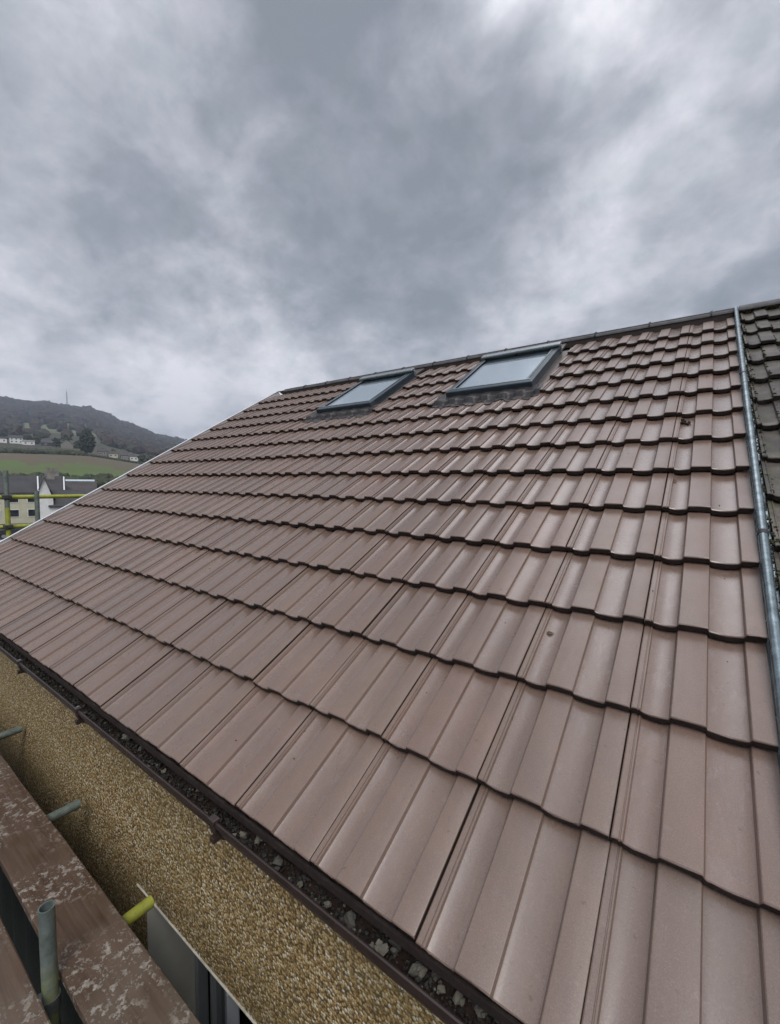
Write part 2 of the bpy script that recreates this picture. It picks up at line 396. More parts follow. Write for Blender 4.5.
child(mb.build('fascia', M['fascia'], house))
mb = MB(); mb.box(XL+.03, XR, -.004, .004, -.054, -.036); child(mb.build('eaves_shade_strip', M['edge'], house))  # dark strip added to stand for the band of shade under the eaves tiles
# stop bead over the window
mb = MB(); mb.box(HX-.09, WX1+.05, WY-.007, WY+.004, HZ-.003, HZ+.002)
child(bevel(mb.build('window_head_bead', M['bead'], house), .0015))
# window
RD = .235
winw = child(MB().build('window', M['pvc'], house))
def wpart(o): return o
mb = MB()
mb.add([(HX, WY, WZ0), (HX, WY+RD+.08, WZ0), (HX, WY+RD+.08, HZ), (HX, WY, HZ)], [(0, 1, 2, 3)])
mb.add([(WX1, WY, WZ0), (WX1, WY+RD+.08, WZ0), (WX1, WY+RD+.08, HZ), (WX1, WY, HZ)], [(0, 3, 2, 1)])
mb.add([(HX, WY, HZ), (HX, WY+RD+.08, HZ), (WX1, WY+RD+.08, HZ), (WX1, WY, HZ)], [(0, 1, 2, 3)])
mb.build('reveal', M['reveal'], winw)
mb = MB(); mb.box(HX-.02, WX1+.02, WY-.03, WY+RD, WZ0-.04, WZ0)
mb.build('sill', M['white'], winw)
mb = MB(); yf = WY+RD-.004
mb.box(HX+.001, HX+.036, yf, yf+.06, WZ0, HZ-.001); mb.box(WX1-.055, WX1-.001, yf, yf+.06, WZ0, HZ-.001)
mb.box(HX+.055, WX1-.055, yf, yf+.06, HZ-.056, HZ-.001); mb.box(HX+.055, WX1-.055, yf, yf+.06, WZ0, WZ0+.055)
bevel(mb.build('frame', M['pvc'], winw), .006)
mb = MB(); T = Matrix.Translation((HX+.150, yf+.035, 0)) @ Matrix.Rotation(math.radians(-24), 4, 'Z')   # sash standing slightly open
mb.box(0, .055, -.03, .02, WZ0+.06, HZ-.06, T=T); mb.box(.50, .555, -.03, .02, WZ0+.06, HZ-.06, T=T)
mb.box(.055, .5, -.03, .02, HZ-.115, HZ-.06, T=T); mb.box(.055, .5, -.03, .02, WZ0+.06, WZ0+.115, T=T)
bevel(mb.build('sash', M['pvc'], winw), .006)
mb = MB(); mb.box(.055, .5, -.006, .006, WZ0+.115, HZ-.115, T=T); mb.build('pane', M['glass'], winw)
mb = MB(); mb.box(HX+.7, WX1-.055, yf+.02, yf+.03, WZ0+.055, HZ-.056); mb.build('pane', M['glass'], winw)
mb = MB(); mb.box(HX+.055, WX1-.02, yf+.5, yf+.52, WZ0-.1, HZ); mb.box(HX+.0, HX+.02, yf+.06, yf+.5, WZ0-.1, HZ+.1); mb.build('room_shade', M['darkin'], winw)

# gutter along the eaves
def arc(cx, cz, r, a0, a1, n): return [(cx+r*math.cos(math.radians(a0+(a1-a0)*i/n)), cz+r*math.sin(math.radians(a0+(a1-a0)*i/n))) for i in range(n+1)]
GY0, GY1, GZ = -.052, .058, -.040
gc = (GY0+GY1)/2; gr = (GY1-GY0)/2
prof = [(GY0-.006, GZ-.012), (GY0-.006, GZ+.001), (GY0-.003, GZ+.003), (GY0+.002, GZ)] + arc(gc, GZ-.012, gr-.002, 180, 360, 18) + [(GY1, GZ+.01), (GY1+.003, GZ+.01)] + arc(gc, GZ-.012, gr+.001, 360, 180, 18)
gut = MB(); gut.sweep(prof, XL-.03, XR+3.0, closed=True, smooth=False)
gut = child(gut.build('gutter', M['gutter'], house))
for cxp in (-4.45, -3.45, -2.69, -1.91, -.93, .05, 1.1):
    mb = MB()
    pr = arc(gc, GZ-.012, gr+.008, 176, 350, 14) + arc(gc, GZ-.012, gr+.002, 350, 176, 14)
    mb.sweep(pr, cxp-.014, cxp+.014, closed=True)
    mb.box(cxp-.014, cxp+.014, GY0-.013, GY0+.009, GZ-.004, GZ+.009)
    mb.box(cxp-.010, cxp+.010, GY0-.010, GY0+.03, GZ-.060, GZ-.044)
    br = mb.build('gutter_bracket', M['gutter'], gut); bevel(br, .002)
    mb = MB(); mb.tube((cxp, GY0+.001, GZ+.009), (cxp, GY0+.001, GZ+.0125), .0055, 12)
    if abs(cxp+1.91) < .01 or abs(cxp+2.69) < .01: mb.build('clip_screw', M['coupler'], gut)

# verge strip at the far gable, ridge, abutment roll by the neighbour's roof
mb = MB(); T = roofM()
mb.box(XL-.022, XL+.002, -.04, SR, NB-.10, .008, T=T); mb.box(XL+.002, XL+.014, -.04, SR, .003, .008, T=T)
child(bevel(mb.build('white_verge_strip', M['white'], house), .003))
rid = MB(); RR = .043
rb = roof(0, SR, 0)
ang = [(rb.y+RR*1.22*math.cos(math.radians(a)), rb.z-.030+RR*math.sin(math.radians(a))) for a in np.linspace(-12, 192, 17)]
xs = XL+.20; seg = .45; i = 0
while xs < XR+.0:
    xe = min(xs+seg, XR+.02); lift = random.uniform(-.002, .002)
    pr = [(y, z+lift) for y, z in ang]
    rid.sweep(pr, xs+.003, xe-.003, smooth=True); rid.sweep(pr[::-1], xs+.003, xe-.003, smooth=True)
    xs = xe; i += 1
bd = MB(); bd.box(XL+.21, XR, rb.y-.045, rb.y+.045, rb.z-.10, rb.z-.004); child(bd.build('ridge_bedding', M['edge'], house))
ridge = child(rid.build('ridge_capping', M['ridge'], house))
xs = XL+.20
while xs < XR-.3:
    xs += seg
    mb = MB(); pr = [(rb.y+(RR+.006)*1.2*math.cos(math.radians(a)), rb.z-.030+(RR+.006)*math.sin(math.radians(a))) for a in np.linspace(-8, 188, 15)]
    pr += [(rb.y+(RR-.006)*1.2*math.cos(math.radians(a)), rb.z-.030+(RR-.006)*math.sin(math.radians(a))) for a in np.linspace(188, -8, 15)]
    mb.sweep(pr, xs-.006, xs+.006, closed=True); mb.box(xs-.009, xs+.009, rb.y-.014, rb.y+.014, rb.z+.006, rb.z+.018)
    mb.build('ridge_clip', M['clip'], ridge)
mb = MB()
for a in (XL, ):
    mb.add([(XL+.20, y, z) for y, z in ang], [tuple(range(17))[::-1]])
child(mb.build('ridge_end_cap', M['ridge'], house))
PX = .99*TW+.004
ab = MB(); ab.tube(roof(PX, -.30, .012), roof(PX, SR-.02, .012), .0140, 24); ab.box(PX-.012, PX+.030, -.2, SR-.05, NB-.02, NB+.006, T=roofM())
ab = child(ab.build('abutment_roll', M['galv'], house))
for vv in (9.4, 4.45, .9):
    mb = MB(); mb.tube(roof(PX, vv*GA-.010, .012), roof(PX, vv*GA+.010, .012), .0152, 24); mb.build('roll_joint', M['clip'], ab)
mb = MB(); mb.box(XR+.002, XR+.17, -.02, SR, NB-.05, NB-.022, T=roofM()); child(mb.build('valley_lining', M['deck'], house))

# roof windows
def roof_window(c, idx):
    x0, x1 = (c-WHALF)*TW, (c+WHALF)*TW; s0, s1 = 10.42*GA, 13.36*GA; T = roofM()
    w = child(MB().build('roof_window', M['winframe'], house))
    mb = MB(); b0 = -.12; b1 = .008                    # outer frame
    mb.box(x0, x0+.05, s0, s1, b0, b1, T=T); mb.box(x1-.05, x1, s0, s1, b0, b1, T=T)
    mb.box(x0+.05, x1-.05, s0, s0+.05, b0, b1, T=T); mb.box(x0+.05, x1-.05, s1-.05, s1, b0, b1, T=T)
    bevel(mb.build('outer_frame', M['winframe'], w), .004)
    mb = MB(); c0, c1 = .010, .036                     # sash cladding
    mb.box(x0-.002, x0+.036, s0+.02, s1-.02, c0, c1, T=T); mb.box(x1-.062, x1+.008, s0+.02, s1-.02, c0, c1, T=T)
    mb.box(x0+.046, x1-.063, s1-.155, s1-.02, c0-.004, c0+.006, T=T)  # wide dark bar stands in for the shadow band between hood and glass
    bevel(mb.build('sash_frame', M['winframe'], w), .006)
    mb = MB(); mb.box(x0-.012, x1+.012, s0-.028, s0+.052, c0-.040, c1+.003, T=T)
    bevel(mb.build('bottom_rail', M['winframe'], w), .010, 3)
    mb = MB(); mb.box(x0+.01, x1-.01, s0+.030, s0+.045, c1+.002, c1+.006, T=T); mb.box(x0+.040, x0+.047, s0+.05, s1-.1, c1+.001, c1+.005, T=T); mb.box(x1-.047, x1-.040, s0+.05, s1-.1, c1+.001, c1+.005, T=T)
    mb.build('glazing_bead', M['winlight'], w)
    mb = MB(); mb.box(x0-.014, x1+.014, s1-.055, s1+.035, c1+.010, c1+.034, T=T); mb.box(x0-.014, x1+.014, s1+.0, s1+.035, -.03, c1+.009, T=T)
    bevel(mb.build('top_hood', M['winlight'], w), .008, 3)
    mb = MB(); mb.box(x0+.055, x1-.055, s0+.05, s1-.156, .012, .022, T=T); mb.build('glass_pane', M['skyglass'], w)
    # flashings
    mb = MB()
    for a, b in ((x0-.095, x0-.001), (x1+.001, x1+.095)):
        mb.box(a, b, s0-.06, s1+.07, NB-.012, NB+.010, T=T)
        mb.box(a if a < x0-.05 else b-.012, a+.012 if a < x0-.05 else b, s0-.06, s1+.07, NB+.0105, NB+.03, T=T)
    mb.box(x0-.001, x1+.001, s1+.036, s1+.27, NB+.010, NB+.030, T=T)
    mb.build('side_flashing', M['sideflash'], w)
    V = []; F = []; us = np.arange(x0-.10, x1+.101, .006); n = len(us); rows = 8
    for q in range(rows):
        f = q/(rows-1); sq = (None, 9.75, 9.9, 9.975, 9.985, 10.1, 10.25, 10.42)[q]
        for x in us:
            uu = (x/TW) % 1.0; z = float(np.interp(uu, PU, PZ))
            lead = 9.68*GA + .022*math.sin(x*31+idx) + .008*math.sin(x*77)
            if x < x0-.02 or x > x1+.02: lead = 9.72*GA+.01*math.sin(x*60)
            s = lead if q == 0 else sq*GA
            fade = 1 if q < 6 else .5 if q == 6 else .2
            h = NB+STEP*(1-(s/GA-(9. if q < 4 else 10.))) + z*fade + .006 + .012*(1-fade) + (.012 if q == 7 else 0) + .0012*math.sin(x*90+q*2)
            p = roof(x, s, h); V.append((p.x, p.y, p.z))
    for q in range(rows-1):
        for i in range(n-1): a = q*n+i; F.append((a, a+1, a+n+1, a+n))
    raw_mesh('apron_flashing', V, F, [M['flash']], smooth=True, parent=w)
for i, c in enumerate(WINS): roof_window(c, i)

# ------------------------------------------------------------------ neighbouring house, older mossy tiles
nh = empty('house', (3, WY, GROUND), label='adjoining house with old dark mossy roof tiles right of the metal roll', cat='house')
NX0 = 1.12*TW
sp2 = []
for j in range(0, 14):
    for k in range(1, 16): sp2.append((k+.085, j+.35 if j else 0.0, 0. if k > 1 else .02, 1.))
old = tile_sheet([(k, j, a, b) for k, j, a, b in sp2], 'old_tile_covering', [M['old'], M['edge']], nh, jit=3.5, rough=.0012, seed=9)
old.location = (-3, -WY, -GROUND)
mb = MB(); mb.box(NX0-.02, 4.9, 0, SR, NB-.06, NB-.022, T=roofM()); o = mb.build('roof_underlay', M['deck'], nh, (-3, -WY, -GROUND))
mb = MB(); quad(mb, XR+.001, 4.8, GROUND, -.12)
mb.add([(4.8, WY, GROUND), (4.8, back, GROUND), (4.8, back, WY*SP/CP+ZT), (4.8, RY, RZ+ZT), (4.8, WY, WY*SP/CP+ZT)], [(0, 1, 2, 3, 4)])
mb.add([(XR, back, GROUND), (4.8, back, GROUND), (4.8, back, 0), (XR, back, 0)], [(0, 3, 2, 1)])
mb.add([(XR, 2*RY, 0), (4.9, 2*RY, 0), (4.9, RY, RZ-.02), (XR, RY, RZ-.02)], [(0, 1, 2, 3)])
mb.build('pebbledash_wall', M['pebble'], nh, (-3, -WY, -GROUND))
mb = MB(); xs = XR+.03
ang2 = [(rb.y+RR*1.2*math.cos(math.radians(a)), rb.z-.024+RR*math.sin(math.radians(a))) for a in np.linspace(-12, 192, 17)]
while xs < 4.9:
    mb.sweep(ang2, xs+.004, xs+.446, smooth=True); mb.sweep(ang2[::-1], xs+.004, xs+.446, smooth=True); xs += .45
mb.build('ridge_capping', M['ridge'], nh, (-3, -WY, -GROUND))

def blob(mb, c, r, mi=0, squash=(1, 1, 1), seed=None, jag=.25):
    t = (1+5**.5)/2
    vs = [(-1, t, 0), (1, t, 0), (-1, -t, 0), (1, -t, 0), (0, -1, t), (0, 1, t), (0, -1, -t), (0, 1, -t), (t, 0, -1), (t, 0, 1), (-t, 0, -1), (-t, 0, 1)]
    fs = [(0, 11, 5), (0, 5, 1), (0, 1, 7), (0, 7, 10), (0, 10, 11), (1, 5, 9), (5, 11, 4), (11, 10, 2), (10, 7, 6), (7, 1, 8), (3, 9, 4), (3, 4, 2), (3, 2, 6), (3, 6, 8), (3, 8, 9), (4, 9, 5), (2, 4, 11), (6, 2, 10), (8, 6, 7), (9, 8, 1)]
    A = rng.randn(3, 3); Q, _ = np.linalg.qr(A)
    out = []
    for v in vs:
        q = Q @ np.array(v)/1.9*(1+rng.uniform(-jag, jag)); out.append((c[0]+q[0]*r*squash[0], c[1]+q[1]*r*squash[1], c[2]+q[2]*r*squash[2]))
    mb.add(out, fs, mi)
def fragment(r, flat=.7):            # an angular chip with smaller crumbs set into it
    mb = MB(); blob(mb, (0, 0, 0), r, squash=(1.15, .9, flat), jag=.45)
    for _ in range(7): q = rng.randn(3)*.33*r; blob(mb, q, r*rng.uniform(.4, .6), squash=(1, 1, flat), jag=.45)
    return mb
mb = MB()                            # moss along the old tile joints
for _ in range(1500):
    j = rng.randint(1, 14)+.35; k = rng.choice([1, 1, 1, 2, 3, 4])+.085
    x = (k+rng.choice([.0, .06, .0, .30, .54])+rng.normal(0, .012))*TW
    s = (j + (abs(rng.normal(0, .10)) if rng.rand() < .35 else rng.uniform(0, 1)))*GA
    fr = (s/GA-.35) % 1; p = roof(x, s, NB+STEP*(1-fr)+float(np.interp((x/TW-.085) % 1, PU, PZ))-.001); blob(mb, p, rng.uniform(.003, .008), squash=(1, 1, .7), jag=.3)
tag(mb.build('moss', M['moss']), 'green brown moss growing in the joints of the old dark tiles', 'moss', kind='stuff')

# ------------------------------------------------------------------ things lying on the tiles and in the gutter
def on_tile(x, y): return onplane_roof(x, y)
def onplane_roof(px, py, h=0):
    d = ray(px, py); c = CW
    nrm = np.array([0, -SP, CP]); s = (h-c@nrm)/(d@nrm); return Vector(c+s*d)
p = onplane_roof(684.5, 424, NB+.012); mb = MB()
for _ in range(30): blob(mb, (p.x+rng.normal(0, .009), p.y+rng.normal(0, .011), p.z+.004+rng.normal(0, .007)), rng.uniform(.005, .010))
tag(mb.build('moss_clump', M['mossdark']), 'round dark moss clump lying on a new tile near the metal roll', 'moss')
p = onplane_roof(332.5, 603, NB+.010); mb = MB()
for _ in range(12): blob(mb, (p.x+rng.normal(0, .006), p.y+rng.normal(0, .004), p.z+rng.normal(0, .002)), rng.uniform(.003, .006))
tag(mb.build('moss_clump', M['leaf']), 'small brown moss crumb alone on the tiles left of centre', 'moss')
def leaf(px, py, L, rz, label):
    p = onplane_roof(px, py, NB+.010); mb = MB(); vs = []; n = 9
    for i in range(n):
        t = i/(n-1); w = math.sin(math.pi*min(1, t*1.05))*.28*L
        for sgn in (-1, 0, 1): vs.append(((t-.5)*L, sgn*w, .16*L*abs(sgn)*(.6+.4*math.sin(t*5))+.12*L*math.sin(t*3)))
    fs = []
    for i in range(n-1):
        for q in range(2): a = 3*i+q; fs.append((a, a+3, a+4, a+1))
    T = Matrix.Rotation(PIT, 4, 'X') @ Matrix.Rotation(rz, 4, 'Z')
    mb.add([T @ Vector(v) for v in vs], fs, smooth=True); o = mb.build('dead_leaf', M['leaf'], loc=p)
    sm = o.modifiers.new('s', 'SOLIDIFY'); sm.thickness = .0006
    tag(o, label, 'leaf')
leaf(550, 634, .026, .5, 'curled dead leaf lying in a tile pan right of centre')
leaf(674.5, 482, .03, -1.0, 'thin dead leaf sliver lying below the round moss clump')
leaf(240, 670, .03, .1, 'pale flat leaf scrap close to the lowest tile step')
mb = MB()
for _ in range(130):
    s = rng.uniform(.2, 13.5); x = rng.uniform(-11, .8)
    if in_hole(int(s)): continue
    u = x % 1; z = float(np.interp(u, PU, PZ)); fr = s % 1
    pp = roof(x*TW, s*GA, NB+STEP*(1-fr)+z+.001); blob(mb, pp, rng.uniform(.0010, .0026))
tag(mb.build('grit_specks', M['edge']), 'dark grit specks scattered over the new tiles', 'grit', kind='stuff')

# chips in the gutter, the big ones placed from the photo
def gut_z(y): dy = min(gr-.008, abs(y-gc)); return GZ-.012-math.sqrt((gr-.003)**2-dy**2)
big = [(395, 944, .015), (380, 951, .014), (419, 972, .016), (436, 974, .012), (441, 990, .010), (224, 845, .010), (277, 862, .015), (259, 840, .011), (243, 836, .012), (350, 920, .014), (372, 946, .007), (458, 1000, .012), (474, 1000, .014), (483, 1012, .012),
       (127, 738, .017), (141, 749, .012), (205, 816, .010), (164, 772, .009), (498, 1010, .013), (328, 905, .008), (300, 885, .008)]
chip_names = ['grey green mortar chunk, biggest in the gutter near the bottom edge']
first = True
meshes = [fragment(1.0, .75) for _ in range(6)]
metas = []
for i, m_ in enumerate(meshes):
    o = m_.build('mortar_chip', M['rubble'] if i % 3 else M['rubble2']); metas.append(o.data); bpy.data.objects.remove(o)
for i, (px, py, r) in enumerate(big):
    q = onplane(px, py, 2, GZ-.045); y = min(max(q[1], GY0+.018), GY1-.02)
    q = onplane(px, py, 2, gut_z(y)+r*.6+.006); y = min(max(q[1], GY0+.016), GY1-.018)
    o = bpy.data.objects.new('mortar_chip', metas[i % 6]); COL.objects.link(o)
    o.location = (q[0], y, gut_z(y)+r*.75+.006); o.scale = (r, r, r); o.rotation_euler = (rng.rand()*.8, rng.rand()*.8, rng.rand()*6)
    b = o.modifiers.new('b', 'BEVEL'); b.width = .05; b.segments = 1
    if r >= .0155: lab = 'large pale mortar chip, '+{2: 'the biggest lump among the gutter debris near the bottom edge', 14: 'the farthest big chip up the gutter beside the roof edge'}.get(i, 'large chip in the brown gutter')
    else: lab = 'small mortar chip lying in the brown gutter debris'
    tag(o, lab, 'rubble', 'mortar chips lying in the gutter')
mb = MB()
for _ in range(5200):
    x = rng.uniform(-3.6, .28) if rng.rand() < .8 else rng.uniform(-5.3, -3.6); y = gc+rng.normal(0, .018); y = min(max(y, GY0+.008), GY1-.01)
    r = rng.uniform(.0015, .0042) if rng.rand() < .9 else rng.uniform(.004, .0085)
    blob(mb, (x, y, gut_z(y)+rng.uniform(0, .010)), r, mi=(0 if rng.rand() < .93 else rng.choice([1, 2])), jag=.35)
V0 = []
tag(mb.build('gutter_grit', [M['grit'], M['rubble2'], M['rubble']]), 'dark grit and small crumbs lying along the brown gutter', 'grit', kind='stuff')

# ------------------------------------------------------------------ near scaffolding: boards, tubes
BZ = -.85
def plank(x0, x1, y0, y1, zt, label, mats, sag=0.0, seed=0):
    r = np.random.RandomState(seed); mb = MB(); n = 60; pr = []
    th = .038; e = .004
    base = [(y0+e, -th), (y1-e, -th), (y1, -th+e), (y1, -e), (y1-e, 0), (y1-.07, .0008), ((y0+y1)/2, -.001), (y0+.07, .0005), (y0+e, 0), (y0, -e), (y0, -th+e)]
    m = len(base); vs = []
    w = np.cumsum(r.normal(0, .0006, n+1)); w -= np.linspace(w[0], w[-1], n+1)
    for i in range(n+1):
        x = x0+(x1-x0)*i/n
        for (y, z) in base: vs.append((x, y+w[i]+r.normal(0, .0004), zt+z+sag*math.sin(math.pi*i/n)+r.normal(0, .0004)))
    fs = [(i*m+j, i*m+(j+1) % m, (i+1)*m+(j+1) % m, (i+1)*m+j) for i in range(n) for j in range(m)]
    fs = [f[::-1] for f in fs]
    mb.add(vs, fs); mb.add(vs[:m], [tuple(range(m))]); mb.add(vs[-m:], [tuple(range(m))[::-1]])
    o = mb.build('scaffold_board', mats); tag(o, label, 'scaffold board', 'scaffold boards by the eaves'); return o
plank(-4.6, 1.2, -.215, .002, BZ, 'long brown scaffold board with pale mortar splashes nearest the wall', M['board'], seed=1)
plank(-3.9, 1.2, -.515, -.284, BZ-.002, 'dark brown scaffold board in the bottom left corner beyond the gap', M['board'], seed=5)
sc = empty('scaffolding', (-1.66, -.25, GROUND), label='near scaffold of grey and yellow tubes carrying the boards by the eaves', cat='scaffolding')
def sp(o): o.location = (1.66, .25, -GROUND); return o
R0 = .02415
for k, (x, ye, mt, yn) in enumerate(((-5.1, .18, 'tubegrey', -1.6), (-3.82, .195, 'tubegrey', -1.6), (-2.63, .163, 'tubegrey', -1.6), (-1.72, .128, 'tubeyel', -.208), (-.2, .15, 'tubegrey', -1.6))):
    z = BZ-.038-R0-.002
    mb = MB(); mb.tube((x, yn, z), (x, ye, z), R0, 28, hollow=.004); sp(mb.build('transom_tube', M[mt], sc))
SXv = onplane(45, 905, 1, -.25)
mb = MB(); V = []; F = []; nn = 160
for q in range(9):
    for i in range(nn+1): V.append((-5+6*i/nn, -.10+.018*math.sin(i*.9+q*.5)+.012*math.sin(i*.37), BZ-.10-q*.3))
for q in range(8):
    for i in range(nn): a = q*(nn+1)+i; F.append((a, a+1, a+nn+2, a+nn+1))
M['gapshade'] = simple('gap_shade', (.008, .010, .008), .9, var=.5, scale=30, bstr=.5)
o = raw_mesh('gap_shade_sheet', V, F, [M['gapshade']], smooth=True); tag(o, 'near-black sheet added to stand for the darkness below the gap between the boards', 'shade sheet')  # dark sheet added to give the darkness seen through the board gap
M['tubemix'] = painted_tube_material('tube_mixed', zsplit=-.80)
mb = MB(); mb.tube((-1.645, -.249, GROUND), (-1.645, -.249, float(SXv[2])), R0, 28, hollow=.004); sp(mb.build('upright_tube', M['tubemix'], sc))
mb = MB(); mb.tube((-3.85, -.31, GROUND), (-3.85, -.31, -.60), R0, 20, hollow=.004)
for x in (-4.7, ):
    mb.tube((x, -1.55, GROUND), (x, -1.55, .6), R0, 20, hollow=.004)
mb.tube((1.0, -1.55, GROUND), (1.0, -1.55, .6), R0, 20, hollow=.004); mb.tube((-1.8, -1.55, GROUND), (-1.8, -1.55, .6), R0, 20, hollow=.004)
mb.tube((-5.6, -1.5, BZ-.12), (1.4, -1.5, BZ-.12), R0, 20, hollow=.004)
sp(mb.build('outer_frame_tube', M['tubegrey'], sc))
mb = MB(); mb.tube((-5.3, -.249-.05, -.97), (1.5, -.249-.05, -.97), R0, 24, hollow=.004); sp(mb.build('ledger_tube', M['tubegrey'], sc))
mb = MB(); cz = -.93
mb.tube((-1.645, -.249, cz-.024), (-1.645, -.249, cz+.024), .029, 20); mb.box(-1.69, -1.655, -.298, -.262, cz-.020, cz+.020)
mb.tube((-1.685, -.285, cz), (-1.725, -.295, cz), .011, 6)
sp(bevel(mb.build('coupler', M['coupler'], sc), .003))

# far guard rail scaffold past the gable
fs = empty('scaffolding', (-6.4, .75, GROUND), label='far scaffold guard rails in yellow tube beyond the white verge strip', cat='scaffolding')
def fp(o): o.location = (6.4, -.75, -GROUND); return o
X = -6.4
mb = MB(); mb.tube((X, .745, -.2+GROUND*.9), (X, .745, .58), .0242, 20); fp(mb.build('upright_tube', M['tubeyel'], fs))
mb = MB(); mb.tube((X, .745, .581), (X, .745, 1.01), .0243, 20, hollow=.004); fp(mb.build('upright_tube', M['tubegrey'], fs))
mb = MB(); mb.tube((X+.05, 1.01, -2.0), (X+.05, 1.01, .775), .0242, 20, hollow=.004); fp(mb.build('upright_tube', M['tubegrey'], fs))
mb = MB(); mb.tube((X-.05, -.9, .70), (X-.05, 3.2, .70), .0242, 20, hollow=.004); fp(mb.build('guard_rail', M['tubeyel'], fs))
mb = MB(); mb.tube((X-.05, -.9, .355), (X-.05, 3.0, .345), .0242, 20, hollow=.004); fp(mb.build('guard_rail', M['tubeyel'], fs))
for z in (.70, .352):
    mb = MB(); mb.box(X-.06, X+.034, .705, .785, z-.026, z+.026); mb.tube((X+.03, .745, z), (X+.055, .745, z), .012, 6)
    fp(bevel(mb.build('coupler', M['couplerdark'], fs), .006))

# ------------------------------------------------------------------ valley: terrain
XA = [-40, 0, 20, 60, 90, 110, 130, 150, 165, 187, 240, 330]
GG = [.90, .91, .92, .93, .92, .84, .74, .66, .62, .57, .40, .30]
def az_of(px): d = ray(px, 478); return math.atan2(d[1], -d[0])
AZ = [az_of(x) for x in XA]
RRs = [0, 60, 118, 160, 230, 300, 340, 420, 500, 800, 1000, 1200, 1500, 1900, 2600, 4000, 9000]
HHs = [GROUND, GROUND, GROUND, .8, 9.0, 15.5, 19.5, 30, 42, 84, 120, 162, 222, 170, 120, 60, 20]
CF = .783/FPX
def Hgt(px_az, r):
    g = float(np.interp(px_az, AZ, GG)); h = float(np.interp(r, RRs, HHs))
    if r <= 118: return GROUND
    return h*g if h > 0 else h
def wig(a, r): return (math.sin(a*37+r*.004)*.5+math.sin(a*91+1.3)*.3+math.sin(a*203+r*.01)*.2)
mb = MB(); azs = np.concatenate([np.radians(np.arange(-150, 0, 6)), np.radians(np.arange(0, 50, .5)), np.radians(np.arange(50, 211, 6))])
rs = [3, 20, 60, 90, 118, 135, 150, 165, 180, 195, 205, 215, 230, 245, 265, 300, 320, 340, 380, 420, 460, 500, 600, 700, 800, 900, 1000, 1100, 1200, 1300, 1400, 1500, 1600, 1900, 2600, 4000, 9000]
def zt(a, r):
    h = Hgt(a, r)
    if r > 350: h += wig(a, r)*min(5, (r-350)*.008)*1.0
    return h
vs = [(CW[0], CW[1], GROUND)]
for r in rs:
    for a in azs: vs.append((CW[0]-math.cos(a)*r, CW[1]+math.sin(a)*r, zt(a, r)))
na = len(azs); fsx = [(0, 1+i, 1+(i+1) % na) for i in range(na)]; mi = [0]*na
def matof(a, r0):
    if 118 < r0 < 330: r0 += 9*math.sin(a*53)+6*math.sin(a*131+1)
    if r0 < 118: return 0
    if r0 < 135: return 1
    if r0 < 222: return 2
    if r0 < 316: return 3
    if r0 < 600: return 1
    if 600 <= r0 < 1000 and math.radians(13.5) < a < math.radians(19.8): return 4
    if 800 <= r0 < 1000 and math.radians(24.5) < a < math.radians(28): return 4
    return 5
mi_all = list(mi)
for q in range(len(rs)-1):
    for i in range(na):
        a = 1+q*na+i; b = 1+q*na+(i+1) % na
        fsx.append((a, a+na, b+na, b)); mi_all.append(matof(azs[i], rs[q]))
M['g_yard'] = simple('g_yard', (.05, .05, .045), .85, var=.4, scale=.15)
M['g_scrub'] = simple('g_scrub', (.06, .06, .032), .95, var=.5, scale=.06)
M['g_green'] = simple('g_green', (.065, .115, .018), .95, var=.35, scale=.03, col2=(.09, .10, .035))
M['g_brown'] = simple('g_brown', (.105, .068, .042), .95, var=.35, scale=.05, col2=(.085, .085, .04))
M['g_field'] = simple('g_field', (.13, .145, .07), .95, var=.3, scale=.01)
M['g_wood'] = simple('g_wood', (.03, .025, .02), .95, var=.4, scale=.01)
mb.add(vs, fsx); mb.m = mi_all; mb.sm = [True]*len(fsx)
tag(mb.build('terrain', [M[k] for k in ('g_yard', 'g_scrub', 'g_green', 'g_brown', 'g_field', 'g_wood')]), kind='structure')
mb = MB(); mb.add([land(-30, 20, GROUND+.01), land(75, 20, GROUND+.01), land(75, 62, GROUND+.01), land(-30, 62, GROUND+.01)], [(0, 1, 2, 3)])
tag(mb.build('pavement', M['concrete']), kind='structure')
mb = MB(); mb.box(-12, 6, -6, WY, GROUND+.004, GROUND+.012); tag(mb.build('ground', M['soil']), kind='structure')

# woodland on the hill
mb = MB(); cnt = 0
for _ in range(15000):
    a = math.radians(rng.uniform(8, 34)); r = rng.uniform(480, 1560)
    d = rng.rand()
    deg = math.degrees(a)
    if r < 1010 and 13.3 < deg < 20.2 and d > .03: continue
    if 800 < r < 1010 and 24.3 < deg < 28.2 and d > .1: continue
    if r < 690 and (d > .22 or math.sin(deg*3.1+r*.02) < -.1): continue
    if r > 1440 and d < .55+.4*math.sin(deg*2.3): continue
    s = rng.uniform(4.5, 8.5)*(1 if r > 700 else .75)
    blob(mb, (CW[0]-math.cos(a)*r, CW[1]+math.sin(a)*r, zt(a, r)+s*.45), s, mi=rng.choice([0, 0, 1, 1, 2]), squash=(1, 1, 1.0), jag=.3); cnt += 1
M['wood1'] = simple('wood1', (.036, .028, .024), .95, var=.4, scale=.08)
M['wood2'] = simple('wood2', (.050, .038, .028), .95, var=.4, scale=.08)
M['wood3'] = simple('wood3', (.035, .042, .026), .95, var=.4, scale=.08)
tag(mb.build('woodland', [M['wood1'], M['wood2'], M['wood3']]), 'brown grey winter woodland covering the far hillside', 'woodland', kind='stuff')

